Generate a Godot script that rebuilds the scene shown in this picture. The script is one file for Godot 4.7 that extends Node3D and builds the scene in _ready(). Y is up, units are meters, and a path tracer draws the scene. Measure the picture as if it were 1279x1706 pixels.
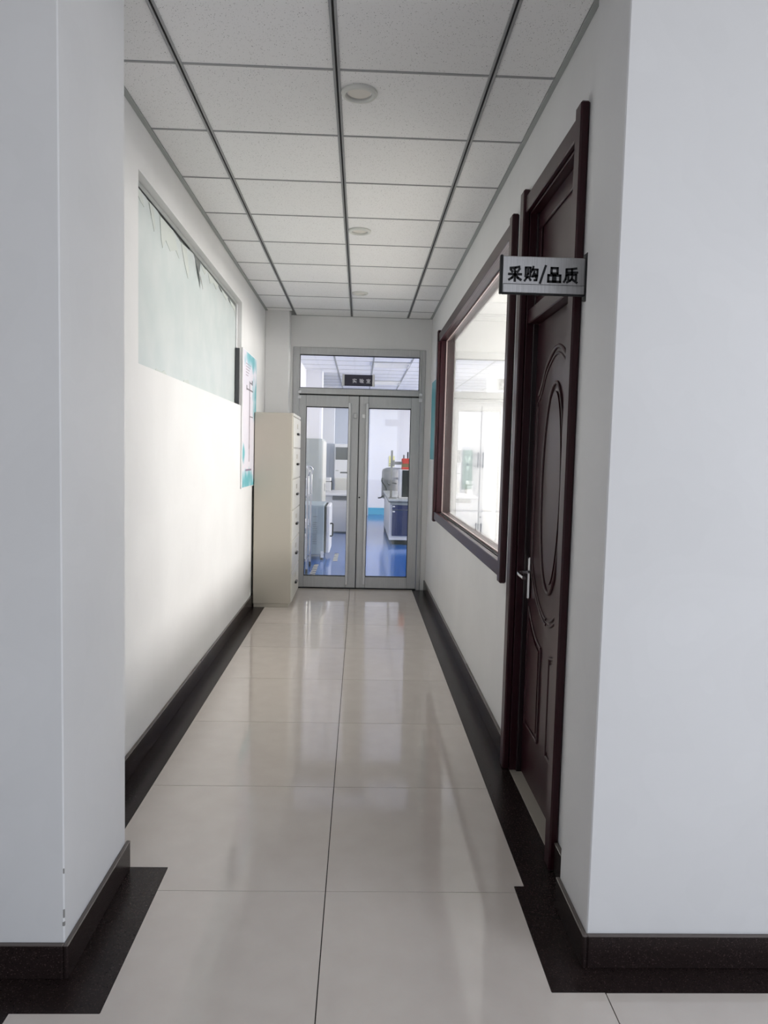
extends Node3D
# Corridor: x to the right, y up, z towards the viewer. Distances down the corridor are written as depth d = -z.

const CEIL := 2.947
const WL := -0.933      # face of the left corridor wall
const WR := 0.824        # face of the right corridor wall
const END := 8.18       # face of the wall with the aluminium door

var M := {}
var rng := RandomNumberGenerator.new()


func _ready() -> void:
	rng.seed = 41
	# ---- camera, sky, lights, exposure -------------------------------------------------
	var cam := Camera3D.new()
	cam.name = "camera"
	cam.fov = 68.62
	cam.near = 0.05
	cam.far = 200.0
	cam.transform = Transform3D(Basis(Vector3.UP, -0.0331) * Basis(Vector3.RIGHT, -0.0755) * Basis(Vector3.BACK, 0.025), Vector3(0.085, 1.4762, 0.0))
	add_child(cam)
	cam.current = true
	var env := Environment.new()
	env.tonemap_mode = Environment.TONE_MAPPER_LINEAR
	env.tonemap_exposure = 1.0
	env.background_mode = Environment.BG_SKY
	var sm := ProceduralSkyMaterial.new()
	sm.sky_top_color = Color(0.62, 0.72, 0.86)
	sm.sky_horizon_color = Color(0.86, 0.89, 0.93)
	sm.ground_bottom_color = Color(0.42, 0.42, 0.40)
	sm.ground_horizon_color = Color(0.6, 0.6, 0.58)
	sm.sky_energy_multiplier = 1.0
	var sky := Sky.new()
	sky.sky_material = sm
	env.sky = sky
	env.background_energy_multiplier = 1.0
	env.sdfgi_enabled = true
	env.ssao_enabled = true
	env.ssil_enabled = true
	var we := WorldEnvironment.new()
	we.name = "environment"
	we.environment = env
	add_child(we)
	# daylight entering by the windows: lobby (behind the viewer and to one side), office clerestory, laboratory
	daylight("lobby_back_daylight", Vector3(0.6, 1.75, 4.3), Vector3(0, 0, -1), Vector2(4.0, 1.9), Color(0.95, 0.97, 1.0), 3.4)
	daylight("lobby_side_daylight", Vector3(4.1, 1.75, 1.1), Vector3(-1, 0, 0), Vector2(3.6, 1.9), Color(0.94, 0.96, 1.0), 10.5)
	daylight("office_daylight", Vector3(4.9, 2.25, -5.6), Vector3(-1, 0, 0), Vector2(5.2, 0.8), Color(1.0, 0.985, 0.965), 37.0)
	daylight("laboratory_daylight", Vector3(3.9, 1.85, -13.4), Vector3(-1, 0, 0), Vector2(8.4, 1.8), Color(1.0, 0.98, 0.94), 33.0)

	materials()
	shell()
	floor_and_borders()
	skirtings()
	ceiling_grid()
	frosted_window()
	office_window()
	wood_door()
	aluminium_door()
	filing_cabinet()
	signs()
	posters()
	downlights()
	laboratory()
	office()


func daylight(called: String, at: Vector3, towards: Vector3, size: Vector2, tint: Color, energy: float) -> void:
	var l := AreaLight3D.new()
	l.name = called
	l.area_size = size
	l.light_color = tint
	l.light_energy = energy
	l.area_range = 40.0
	l.area_attenuation = 2.0
	l.shadow_enabled = true
	l.transform = Transform3D(Basis.looking_at(towards, Vector3.UP), at)
	add_child(l)


# ---- materials ------------------------------------------------------------------------
func mat(key: String, c: Color, rough := 0.6, metal := 0.0, spec := 0.5) -> StandardMaterial3D:
	var m := StandardMaterial3D.new()
	m.resource_name = key
	m.albedo_color = c
	m.roughness = rough
	m.metallic = metal
	m.metallic_specular = spec
	M[key] = m
	return m


func c8(r: float, g: float, b: float) -> Color:
	return Color(r / 255.0, g / 255.0, b / 255.0)


func tri(m: StandardMaterial3D, tex: Texture2D, scale: Vector3) -> void:
	m.albedo_texture = tex
	m.uv1_triplanar = true
	m.uv1_world_triplanar = true
	m.uv1_scale = scale


func noise_tex(freq: float, lo: Color, hi: Color, size := 512, oct := 4, sd := 3) -> NoiseTexture2D:
	var n := FastNoiseLite.new()
	n.seed = sd
	n.frequency = freq
	n.fractal_octaves = oct
	var g := Gradient.new()
	g.set_color(0, lo)
	g.set_color(1, hi)
	var t := NoiseTexture2D.new()
	t.width = size
	t.height = size
	t.seamless = true
	t.noise = n
	t.color_ramp = g
	return t


func tile_image() -> ImageTexture:
	var n := 512
	var im := Image.create(n, n, false, Image.FORMAT_RGB8)
	im.fill(Color(1, 1, 1))
	for k in 2600:
		var s: int = 1 if rng.randf() < 0.72 else 2
		var v := rng.randf_range(0.60, 0.86)
		if rng.randf() < 0.03:
			v = 0.35
		im.fill_rect(Rect2i(rng.randi_range(0, n - 4), rng.randi_range(0, n - 4), s, s + (1 if rng.randf() < 0.3 else 0)), Color(v, v, v))
	im.generate_mipmaps()
	return ImageTexture.create_from_image(im)


func granite_image() -> ImageTexture:
	var n := 512
	var im := Image.create(n, n, false, Image.FORMAT_RGB8)
	im.fill(Color(0.15, 0.118, 0.116))
	for k in 9000:
		var v := rng.randf_range(0.08, 0.25)
		var s := rng.randi_range(1, 4)
		im.fill_rect(Rect2i(rng.randi_range(0, n - 5), rng.randi_range(0, n - 5), s, rng.randi_range(1, 4)), Color(v * 1.12, v * 0.92, v * 0.9))
	im.generate_mipmaps()
	return ImageTexture.create_from_image(im)


func streak_image(base: Color, amount: float, sd: int) -> ImageTexture:
	var n := 256
	var r := RandomNumberGenerator.new()
	r.seed = sd
	var im := Image.create(n, n, false, Image.FORMAT_RGB8)
	for x in n:
		var v := 1.0 + r.randf_range(-amount, amount)
		for y in n:
			if r.randf() < 0.02:
				v = 1.0 + r.randf_range(-amount, amount)
			im.set_pixel(x, y, Color(base.r * v, base.g * v, base.b * v))
	im.generate_mipmaps()
	return ImageTexture.create_from_image(im)


func materials() -> void:
	tri(mat("wall", c8(255, 255, 255), 0.55, 0.0, 0.4), noise_tex(0.006, c8(224, 224, 224), c8(230, 230, 230), 512, 3, 7), Vector3(0.4, 0.4, 0.4))
	mat("chipped_plaster", c8(150, 148, 145), 0.9)
	mat("slab", c8(200, 200, 200), 0.9)
	for k in 3:
		var f: float = [0.985, 1.0, 1.012][k]
		var m := mat("porcelain_%d" % k, Color(f, f, f).clamp(), 0.075, 0.0, 0.55)
		tri(m, noise_tex(0.012, c8(209, 200, 192), c8(215, 207, 199), 512, 4, 11 + k), Vector3(0.9, 0.9, 0.9))
	mat("grout", c8(40, 34, 31), 0.9)
	tri(mat("granite", c8(255, 255, 255), 0.26, 0.0, 0.3), granite_image(), Vector3(2.2, 2.2, 2.2))
	mat("granite_arris", c8(92, 84, 80), 0.25)
	var ct := tile_image()
	for k in 2:
		var f: float = [1.0, 0.985][k]
		tri(mat("mineral_%d" % k, Color(0.95 * f, 0.95 * f, 0.95 * f), 0.95, 0.0, 0.2), ct, Vector3(1.6667, 1.6667, 1.6667))
	mat("tee", c8(150, 151, 152), 0.5)
	mat("tee_groove", c8(14, 14, 15), 0.7)
	mat("angle", c8(160, 164, 162), 0.5)
	var w := mat("wood", c8(255, 255, 255), 0.34, 0.0, 0.36)
	tri(w, streak_image(c8(48, 17, 24), 0.10, 5), Vector3(3.0, 3.0, 3.0))
	w.clearcoat_enabled = true
	w.clearcoat = 0.12
	w.clearcoat_roughness = 0.12
	mat("wood_dark", c8(32, 17, 19), 0.35)
	mat("bead", c8(178, 158, 156), 0.4)
	var g := mat("glass", Color(0.9, 0.97, 0.95, 0.06), 0.02)
	g.transparency = BaseMaterial3D.TRANSPARENCY_ALPHA
	var film := mat("film", c8(255, 255, 255), 0.38, 0.0, 0.45)
	tri(film, noise_tex(0.008, c8(192, 202, 202), c8(205, 211, 211), 512, 3, 21), Vector3(0.7, 0.7, 0.7))
	mat("film_paper", c8(226, 228, 226), 0.7)
	mat("film_residue", c8(200, 206, 202), 0.75)
	mat("recess_shade", c8(72, 74, 78), 0.6)  # shade at the window recess end, put into the colour
	tri(mat("aluminium", c8(255, 255, 255), 0.42, 0.4, 0.5), streak_image(c8(186, 187, 188), 0.03, 9), Vector3(2, 2, 2))
	mat("aluminium_light", c8(222, 223, 225), 0.38, 0.2)
	mat("gasket", c8(30, 31, 34), 0.7)
	mat("chrome", c8(200, 200, 202), 0.18, 1.0)
	mat("cabinet", c8(188, 182, 170), 0.42, 0.0, 0.45)
	mat("cabinet_front", c8(206, 204, 196), 0.4, 0.0, 0.45)
	mat("handle_dark", c8(45, 44, 43), 0.4)
	var bs := mat("brushed", c8(255, 255, 255), 0.36, 0.75, 0.5)
	tri(bs, streak_image(c8(186, 186, 188), 0.05, 17), Vector3(3, 3, 3))
	mat("ink", c8(18, 18, 24), 0.6)
	mat("sign_navy", c8(50, 48, 68), 0.35)
	mat("sign_white", c8(226, 226, 236), 0.6)
	mat("lamp_ring", c8(214, 215, 210), 0.4)
	mat("lamp_lens", c8(226, 222, 214), 0.5)
	mat("threshold", c8(158, 152, 142), 0.3)
	# laboratory
	tri(mat("epoxy", c8(255, 255, 255), 0.12, 0.0, 0.36), noise_tex(0.01, c8(16, 84, 164), c8(24, 97, 178), 256, 3, 31), Vector3(0.5, 0.5, 0.5))
	mat("cyan", c8(70, 176, 214), 0.4)
	mat("lab_wall", c8(236, 236, 242), 0.6)
	mat("lab_wall_grey", c8(196, 202, 216), 0.6)
	mat("lab_tile", c8(238, 238, 244), 0.9)
	mat("lab_white", c8(236, 236, 238), 0.35)
	mat("lab_cream", c8(236, 234, 224), 0.4)
	mat("lab_grey", c8(176, 180, 176), 0.4)
	mat("oven_grey", c8(160, 175, 182), 0.4)
	mat("lab_stripe", c8(112, 112, 118), 0.5)
	mat("lab_blue", c8(14, 32, 90), 0.5, 0.0, 0.3)
	mat("bench_top", c8(176, 180, 180), 0.25)
	mat("black", c8(18, 18, 22), 0.6, 0.0, 0.25)
	mat("red", c8(206, 62, 48), 0.5)
	mat("olive", c8(128, 108, 66), 0.5)
	mat("yellow", c8(226, 222, 140), 0.7)
	mat("steel_tank", c8(132, 132, 136), 0.35, 0.6)
	mat("rod", c8(112, 112, 108), 0.4)
	mat("tape", c8(214, 208, 190), 0.6)
	mat("tape_dark", c8(40, 56, 88), 0.6)
	mat("cloth", c8(240, 240, 244), 0.9)
	mat("office_floor", c8(214, 212, 206), 0.3)
	mat("poster_teal", c8(70, 158, 170), 0.5)
	mat("notice_grey", c8(168, 186, 178), 0.6)
	mat("notice_mint", c8(222, 242, 232), 0.6)
	mat("label_red", c8(204, 70, 66), 0.6)
	var lp := mat("lamp_panel", c8(240, 240, 244), 0.5)
	lp.metallic_specular = 0.3


# ---- mesh helpers ---------------------------------------------------------------------
func start() -> SurfaceTool:
	var st := SurfaceTool.new()
	st.begin(Mesh.PRIMITIVE_TRIANGLES)
	return st


func poly(st: SurfaceTool, pts: Array, out: Vector3) -> void:
	# a flat convex polygon whose front looks along out
	var n: Vector3 = (pts[1] - pts[0]).cross(pts[2] - pts[0])
	var flip := n.dot(out) > 0.0
	if flip:
		n = n.normalized()
	else:
		n = -n.normalized()
	for i in range(1, pts.size() - 1):
		var tri_pts := [pts[0], pts[i + 1], pts[i]] if flip else [pts[0], pts[i], pts[i + 1]]
		for p in tri_pts:
			st.set_normal(n)
			st.add_vertex(p)


func box(st: SurfaceTool, lo: Vector3, hi: Vector3, b := 0.0, tr := Transform3D.IDENTITY) -> void:
	# a box between two corners with chamfered edges
	var c := (lo + hi) / 2.0
	var h := (hi - lo).abs() / 2.0
	var e := minf(b, minf(h.x, minf(h.y, h.z)) * 0.9)
	var bas := tr.basis
	var face := func(ax: int, s: Vector3) -> Vector3:
		var v := Vector3((h.x - e) * s.x, (h.y - e) * s.y, (h.z - e) * s.z)
		v[ax] = h[ax] * s[ax]
		return tr * (c + v)
	for ax in 3:
		var u := (ax + 1) % 3
		var w := (ax + 2) % 3
		for s in [-1.0, 1.0]:
			var pts := []
			for q in [[-1, -1], [1, -1], [1, 1], [-1, 1]]:
				var sv := Vector3.ZERO
				sv[ax] = s
				sv[u] = q[0]
				sv[w] = q[1]
				pts.append(face.call(ax, sv))
			var o := Vector3.ZERO
			o[ax] = s
			poly(st, pts, bas * o)
	if e <= 0.0:
		return
	for ax in 3:   # edges running along ax
		var u := (ax + 1) % 3
		var w := (ax + 2) % 3
		for su in [-1.0, 1.0]:
			for sw in [-1.0, 1.0]:
				var a := Vector3.ZERO
				a[ax] = -1.0
				a[u] = su
				a[w] = sw
				var d := a
				d[ax] = 1.0
				var o := Vector3.ZERO
				o[u] = su
				o[w] = sw
				poly(st, [face.call(u, a), face.call(u, d), face.call(w, d), face.call(w, a)], bas * o)
	for sx in [-1.0, 1.0]:
		for sy in [-1.0, 1.0]:
			for sz in [-1.0, 1.0]:
				var s := Vector3(sx, sy, sz)
				poly(st, [face.call(0, s), face.call(1, s), face.call(2, s)], bas * s)


func bx(st: SurfaceTool, x0: float, x1: float, y0: float, y1: float, d0: float, d1: float, b := 0.0) -> void:
	# box by x, y and depth ranges
	box(st, Vector3(x0, y0, -d1), Vector3(x1, y1, -d0), b)


func slab(st: SurfaceTool, outline: Array, y0: float, y1: float) -> void:
	# outline of [x, depth] pairs extruded between two heights
	var flat := PackedVector2Array()
	for p in outline:
		flat.append(Vector2(p[0], -p[1]))
	extrude(st, flat, func(q: Vector2, t: float) -> Vector3: return Vector3(q.x, lerpf(y0, y1, t), q.y))


func extrude(st: SurfaceTool, flat: PackedVector2Array, place: Callable) -> void:
	var idx := Geometry2D.triangulate_polygon(flat)
	var up: Vector3 = place.call(flat[0], 1.0) - place.call(flat[0], 0.0)
	for k in range(0, idx.size(), 3):
		for t in [0.0, 1.0]:
			poly(st, [place.call(flat[idx[k]], t), place.call(flat[idx[k + 1]], t), place.call(flat[idx[k + 2]], t)], up if t > 0.5 else -up)
	var cc := not Geometry2D.is_polygon_clockwise(flat)
	for k in flat.size():
		var a := flat[k]
		var b := flat[(k + 1) % flat.size()]
		var dir := (b - a).normalized()
		var side := Vector2(dir.y, -dir.x) if cc else Vector2(-dir.y, dir.x)
		var o: Vector3 = place.call(a + side * 0.01, 0.0) - place.call(a, 0.0)
		poly(st, [place.call(a, 0.0), place.call(b, 0.0), place.call(b, 1.0), place.call(a, 1.0)], o)


func tube(st: SurfaceTool, pts: Array, r: float, sides := 8, closed := false, flatten := Vector3.ZERO) -> void:
	# a round bar swept along points
	var n := pts.size()
	var rings := []
	for i in n:
		var before: Vector3 = pts[(i - 1 + n) % n] if closed or i > 0 else pts[i]
		var after: Vector3 = pts[(i + 1) % n] if closed or i < n - 1 else pts[i]
		var t: Vector3 = (after - before).normalized()
		var a := t.cross(Vector3.UP if absf(t.y) < 0.9 else Vector3.RIGHT).normalized()
		if flatten != Vector3.ZERO:
			a = t.cross(flatten).normalized()
		var b := t.cross(a).normalized()
		var ring := []
		for k in sides:
			var ang := TAU * k / sides
			ring.append([pts[i] + (a * cos(ang) + b * sin(ang)) * r, a * cos(ang) + b * sin(ang)])
		rings.append(ring)
	for i in (n if closed else n - 1):
		var p = rings[i]
		var q = rings[(i + 1) % n]
		for k in sides:
			var l := (k + 1) % sides
			var quad := [p[k], p[l], q[l], q[k]]
			var nn: Vector3 = (quad[1][0] - quad[0][0]).cross(quad[2][0] - quad[0][0])
			var order := [0, 2, 1, 0, 3, 2] if nn.dot(quad[0][1]) > 0.0 else [0, 1, 2, 0, 2, 3]
			for o in order:
				st.set_normal(quad[o][1])
				st.add_vertex(quad[o][0])
	if not closed:
		for e in [0, n - 1]:
			var cap := []
			for v in rings[e]:
				cap.append(v[0])
			var o: Vector3 = (pts[0] - pts[1]) if e == 0 else (pts[n - 1] - pts[n - 2])
			poly(st, cap, o)


func lathe(st: SurfaceTool, at: Vector3, profile: Array, sides := 40) -> void:
	# profile of [radius, height] turned about the upright axis; normals are smooth round the turn
	for i in profile.size() - 1:
		var a := Vector2(profile[i][0], profile[i][1])
		var b := Vector2(profile[i + 1][0], profile[i + 1][1])
		var nd := Vector2(b.y - a.y, a.x - b.x).normalized()
		for k in sides:
			var t0 := TAU * k / sides
			var t1 := TAU * (k + 1) / sides
			var q := []
			for v in [[a, t0], [a, t1], [b, t1], [b, t0]]:
				q.append([at + Vector3(cos(v[1]) * v[0].x, v[0].y, sin(v[1]) * v[0].x), Vector3(cos(v[1]) * nd.x, nd.y, sin(v[1]) * nd.x)])
			var nn: Vector3 = (q[1][0] - q[0][0]).cross(q[2][0] - q[0][0])
			if nn.length() < 1e-12:
				nn = (q[2][0] - q[0][0]).cross(q[3][0] - q[0][0])
			var order := [0, 2, 1, 0, 3, 2] if nn.dot(q[0][1]) > 0.0 else [0, 1, 2, 0, 2, 3]
			for o in order:
				st.set_normal(q[o][1])
				st.add_vertex(q[o][0])


func obj(called: String, st: SurfaceTool, m: String, parent: Node = null) -> MeshInstance3D:
	var o := MeshInstance3D.new()
	o.name = called
	o.mesh = st.commit()
	o.material_override = M[m]
	put(o, parent)
	return o


func put(o: Node3D, parent: Node = null) -> void:
	if parent == null:
		if has_node(NodePath(o.name)):
			var k := 1
			while has_node(NodePath("%s_%03d" % [o.name, k])):
				k += 1
			o.name = "%s_%03d" % [o.name, k]
		add_child(o, true)
		return
	if parent.has_node(NodePath(o.name)):
		var k := 1
		while parent.has_node(NodePath("%s_%03d" % [o.name, k])):
			k += 1
		o.name = "%s_%03d" % [o.name, k]
	parent.add_child(o, true)


func tag(o: Node3D, label: String, category: String, group := "") -> Node3D:
	o.set_meta("label", label)
	o.set_meta("category", category)
	if group:
		o.set_meta("group", group)
	return o


func setting(o: Node3D, label: String, category: String) -> Node3D:
	tag(o, label, category)
	o.set_meta("kind", "structure")
	return o


func thing(called: String, at: Vector3, label: String, category: String, group := "") -> Node3D:
	var o := Node3D.new()
	o.name = called
	o.position = at
	put(o)
	return tag(o, label, category, group)


func part(called: String, st: SurfaceTool, m: String, root: Node3D) -> MeshInstance3D:
	# geometry is written in world coordinates; the part is shifted so that it hangs from its root's base
	var o := obj(called, st, m, root)
	var off := Vector3.ZERO
	var n: Node = root
	while n is Node3D and n != self:
		off += n.position
		n = n.get_parent()
	o.position = -off
	return o


func block(called: String, root: Node3D, m: String, x0: float, x1: float, y0: float, y1: float, d0: float, d1: float, b := 0.002) -> MeshInstance3D:
	var st := start()
	bx(st, x0, x1, y0, y1, d0, d1, b)
	return part(called, st, m, root)


# ---- shell ----------------------------------------------------------------------------
func shell() -> void:
	var st := start()   # left corridor wall round the frosted window
	bx(st, WL - 0.12, WL, 0, 3.1, 2.56, 3.485)
	bx(st, WL - 0.12, WL, 0, 1.865, 3.485, 6.42)
	bx(st, WL - 0.12, WL, 2.722, 3.1, 3.485, 6.42)
	bx(st, WL - 0.12, WL, 0, 3.1, 6.42, 8.38)
	setting(obj("wall_left", st, "wall"), "long white plaster wall of the corridor with the frosted window and the bright daylight patch", "wall")
	st = start()   # right corridor wall round the door and the office window
	bx(st, WR, WR + 0.13, 0, 3.1, 2.362, 2.625)
	bx(st, WR, WR + 0.13, 2.60, 3.1, 2.625, 3.46)
	bx(st, WR, WR + 0.13, 0, 3.1, 3.46, 3.73)
	bx(st, WR, WR + 0.13, 0, 0.92, 3.73, 7.19)
	bx(st, WR, WR + 0.13, 2.59, 3.1, 3.73, 7.19)
	bx(st, WR, WR + 0.13, 0, 3.1, 7.19, END)
	setting(obj("wall_right", st, "wall"), "white corridor wall that holds the dark wooden door and the dark framed window", "wall")
	st = start()
	bx(st, -0.685, -0.657, 0, 3.1, END, 8.38)
	bx(st, 0.765, 5.2, 0, 3.1, END, 8.38)
	bx(st, -0.657, 0.765, 2.612, 3.1, END, 8.38)
	setting(obj("wall_end", st, "wall"), "white end wall above and beside the aluminium glass double door", "wall")
	st = start()
	bx(st, WL, -0.685, 0, 3.1, 7.96, 8.38, 0.004)
	setting(obj("wall_pier", st, "wall"), "narrow white pier behind the tall filing cabinet", "wall")
	st = start()
	box(st, Vector3(-4.6, 0, -2.56), Vector3(-0.708, 3.1, -2.02), 0.0035)
	setting(obj("wall_front_left", st, "wall"), "near white pillar wall before the corridor on the frosted window side, with a chipped edge", "wall")
	var chips := [[0.148, 0.012, 0.005], [0.172, 0.024, 0.003], [0.300, 0.014, 0.002]]
	for q in chips:
		st = start()
		box(st, Vector3(-0.709 - q[2], q[0], -2.021 - q[2]), Vector3(-0.7076, q[0] + q[1], -2.0197), 0.0006)
		obj("paint_chip", st, "chipped_plaster", get_node("wall_front_left"))
	st = start()
	box(st, Vector3(0.775, 0, -2.362), Vector3(5.2, 3.1, -2.07), 0.0035)
	setting(obj("wall_front_right", st, "wall"), "near broad white wall face beside the corridor mouth on the wooden door side", "wall")
	# lobby behind the viewer, with windows in its back and side walls
	st = start()
	bx(st, -4.6, 4.4, 0, 0.8, -4.6, -4.4)
	bx(st, -4.6, 4.4, 2.7, 3.1, -4.6, -4.4)
	bx(st, -4.6, -1.4, 0.8, 2.7, -4.6, -4.4)
	bx(st, 2.6, 4.4, 0.8, 2.7, -4.6, -4.4)
	setting(obj("wall_lobby_back", st, "wall"), "white lobby wall behind the viewer with a wide window opening", "wall")
	st = start()
	bx(st, 4.2, 4.4, 0, 0.8, -4.4, 2.07)
	bx(st, 4.2, 4.4, 2.7, 3.1, -4.4, 2.07)
	bx(st, 4.2, 4.4, 0.8, 2.7, -4.4, -2.9)
	bx(st, 4.2, 4.4, 0.8, 2.7, 0.7, 2.07)
	setting(obj("wall_lobby_right", st, "wall"), "white lobby side wall with a wide window opening, beside the viewer", "wall")
	st = start()
	bx(st, -4.8, -4.6, 0, 3.1, -4.6, 2.56)
	setting(obj("wall_lobby_left", st, "wall"), "white lobby side wall without a window, beside the viewer", "wall")
	st = start()   # closed store behind the frosted window
	bx(st, -3.2, -3.05, 0, 3.1, 2.56, 8.38)
	bx(st, -3.05, WL - 0.12, 0, 3.1, 8.26, 8.38)
	setting(obj("wall_store", st, "wall"), "dim wall of the store room behind the frosted window", "wall")


func floor_and_borders() -> void:
	var st := start()
	bx(st, -5, 5.2, -0.2, -0.012, -4.6, 8.20)
	var fl := setting(obj("floor", st, "grout"), "polished pale porcelain tile floor of the corridor with dark granite borders", "floor")
	var g := 0.0016
	var e0 := 2.4385
	var n := 0
	for r in range(-8, 8):
		var a := e0 + 0.8 * r
		var b := a + 0.8
		if b > END:
			b = END
		var outs := []
		if r >= 1:
			outs = [[[-0.8, a], [0, a], [0, b], [-0.8, b]], [[0, a], [0.685, a], [0.685, b], [0, b]]]
		elif r == 0:
			outs = [[[-0.565, a], [0, a], [0, b], [-0.8, b], [-0.8, 2.58], [-0.565, 2.58]], [[0, a], [0.65, a], [0.65, 2.475], [0.685, 2.475], [0.685, b], [0, b]]]
		elif r == -1:
			outs = [[[-0.8, a], [0, a], [0, b], [-0.565, b], [-0.565, 1.88], [-0.8, 1.88]], [[0, a], [0.8, a], [0.8, 1.96], [0.65, 1.96], [0.65, b], [0, b]]]
			for k in range(1, 5):
				outs.append([[0.8 * k, a], [0.8 * k + 0.8, a], [0.8 * k + 0.8, 1.96], [0.8 * k, 1.96]])
		else:
			for k in range(-1, 5):
				outs.append([[0.8 * k, a], [0.8 * k + 0.8, a], [0.8 * k + 0.8, b], [0.8 * k, b]])
			for k in range(-5, -1):
				outs.append([[0.8 * k - 0.3, a], [0.8 * k + 0.5, a], [0.8 * k + 0.5, b], [0.8 * k - 0.3, b]])
		for o in outs:
			var c := Vector2.ZERO
			for p in o:
				c += Vector2(p[0], p[1]) / o.size()
			var pull := []
			for p in o:
				pull.append([p[0] + signf(c.x - p[0]) * g, p[1] + signf(c.y - p[1]) * g])
			st = start()
			slab(st, pull, -0.012, 0.0)
			obj("floor_tile", st, "porcelain_%d" % (n * 7 % 3), fl)
			n += 1
	var borders := [
		[[WL, 2.58], [-0.8, 2.58], [-0.8, 4.6], [WL, 4.6]], [[WL, 4.6], [-0.8, 4.6], [-0.8, 6.4], [WL, 6.4]], [[WL, 6.4], [-0.8, 6.4], [-0.8, 7.96], [WL, 7.96]],
		[[0.685, 2.475], [WR, 2.475], [WR, 3.6], [0.685, 3.6]], [[0.685, 3.6], [WR, 3.6], [WR, 4.83], [0.685, 4.83]], [[0.685, 4.83], [WR, 4.83], [WR, 6.5], [0.685, 6.5]], [[0.685, 6.5], [WR, 6.5], [WR, END], [0.685, END]],
		[[0.65, 1.96], [0.775, 2.07], [0.775, 2.362], [WR, 2.362], [WR, 2.475], [0.65, 2.475]], [[0.65, 1.96], [2.4, 1.96], [2.4, 2.07], [0.775, 2.07]], [[2.4, 1.96], [4.2, 1.96], [4.2, 2.07], [2.4, 2.07]],
		[[-0.708, 2.02], [-0.565, 1.88], [-0.565, 2.58], [-0.708, 2.58]], [[-0.8, 1.88], [-0.565, 1.88], [-0.708, 2.02], [-0.8, 2.02]], [[-1.1, -0.5], [-0.8, -0.5], [-0.8, 2.02], [-1.1, 2.02]],
	]
	for o in borders:
		st = start()
		slab(st, o, -0.012, 0.0004)
		obj("granite_border", st, "granite", fl)


func skirt(st: SurfaceTool, x0: float, x1: float, d0: float, d1: float, h := 0.11) -> void:
	bx(st, x0, x1, 0, h, d0, d1, 0.004)


func skirtings() -> void:
	var st := start()
	skirt(st, WL, WL + 0.016, 2.58, 7.96)
	var o := setting(obj("baseboard_left", st, "granite"), "dark granite skirting along the wall under the frosted window", "skirting")
	part_strip(o, WL, WL + 0.0165, 0.1065, 2.58, 7.96)
	st = start()
	skirt(st, WR - 0.016, WR, 3.545, END)
	skirt(st, WR - 0.016, WR, 2.363, 2.566)
	o = setting(obj("baseboard_right", st, "granite"), "dark granite skirting along the wall beneath the dark framed window", "skirting")
	part_strip(o, WR - 0.0165, WR, 0.1065, 3.545, END)
	part_strip(o, WR - 0.0165, WR, 0.1065, 2.363, 2.566)
	st = start()
	skirt(st, -0.708, -0.694, 2.006, 2.575, 0.1)
	skirt(st, -4.6, -0.708, 2.006, 2.02, 0.1)
	o = setting(obj("baseboard_front_left", st, "granite"), "dark granite skirting wrapped round the near pillar on the frosted window side", "skirting")
	part_strip(o, -0.708, -0.6935, 0.0965, 2.0055, 2.575)
	part_strip(o, -4.6, -0.708, 0.0965, 2.0055, 2.02)
	st = start()
	skirt(st, 0.761, 0.775, 2.056, 2.362, 0.1)
	skirt(st, 0.775, 4.2, 2.056, 2.07, 0.1)
	o = setting(obj("baseboard_front_right", st, "granite"), "dark speckled granite skirting along the near broad wall by the wooden door", "skirting")
	part_strip(o, 0.7605, 0.775, 0.0965, 2.0555, 2.362)
	part_strip(o, 0.775, 4.2, 0.0965, 2.0555, 2.07)


func part_strip(o: Node3D, x0: float, x1: float, y: float, d0: float, d1: float) -> void:
	# the ground and polished top arris of a skirting
	var st := start()
	bx(st, x0, x1, y, y + 0.005, d0, d1, 0.002)
	obj("polished_edge", st, "granite_arris", o)


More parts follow.
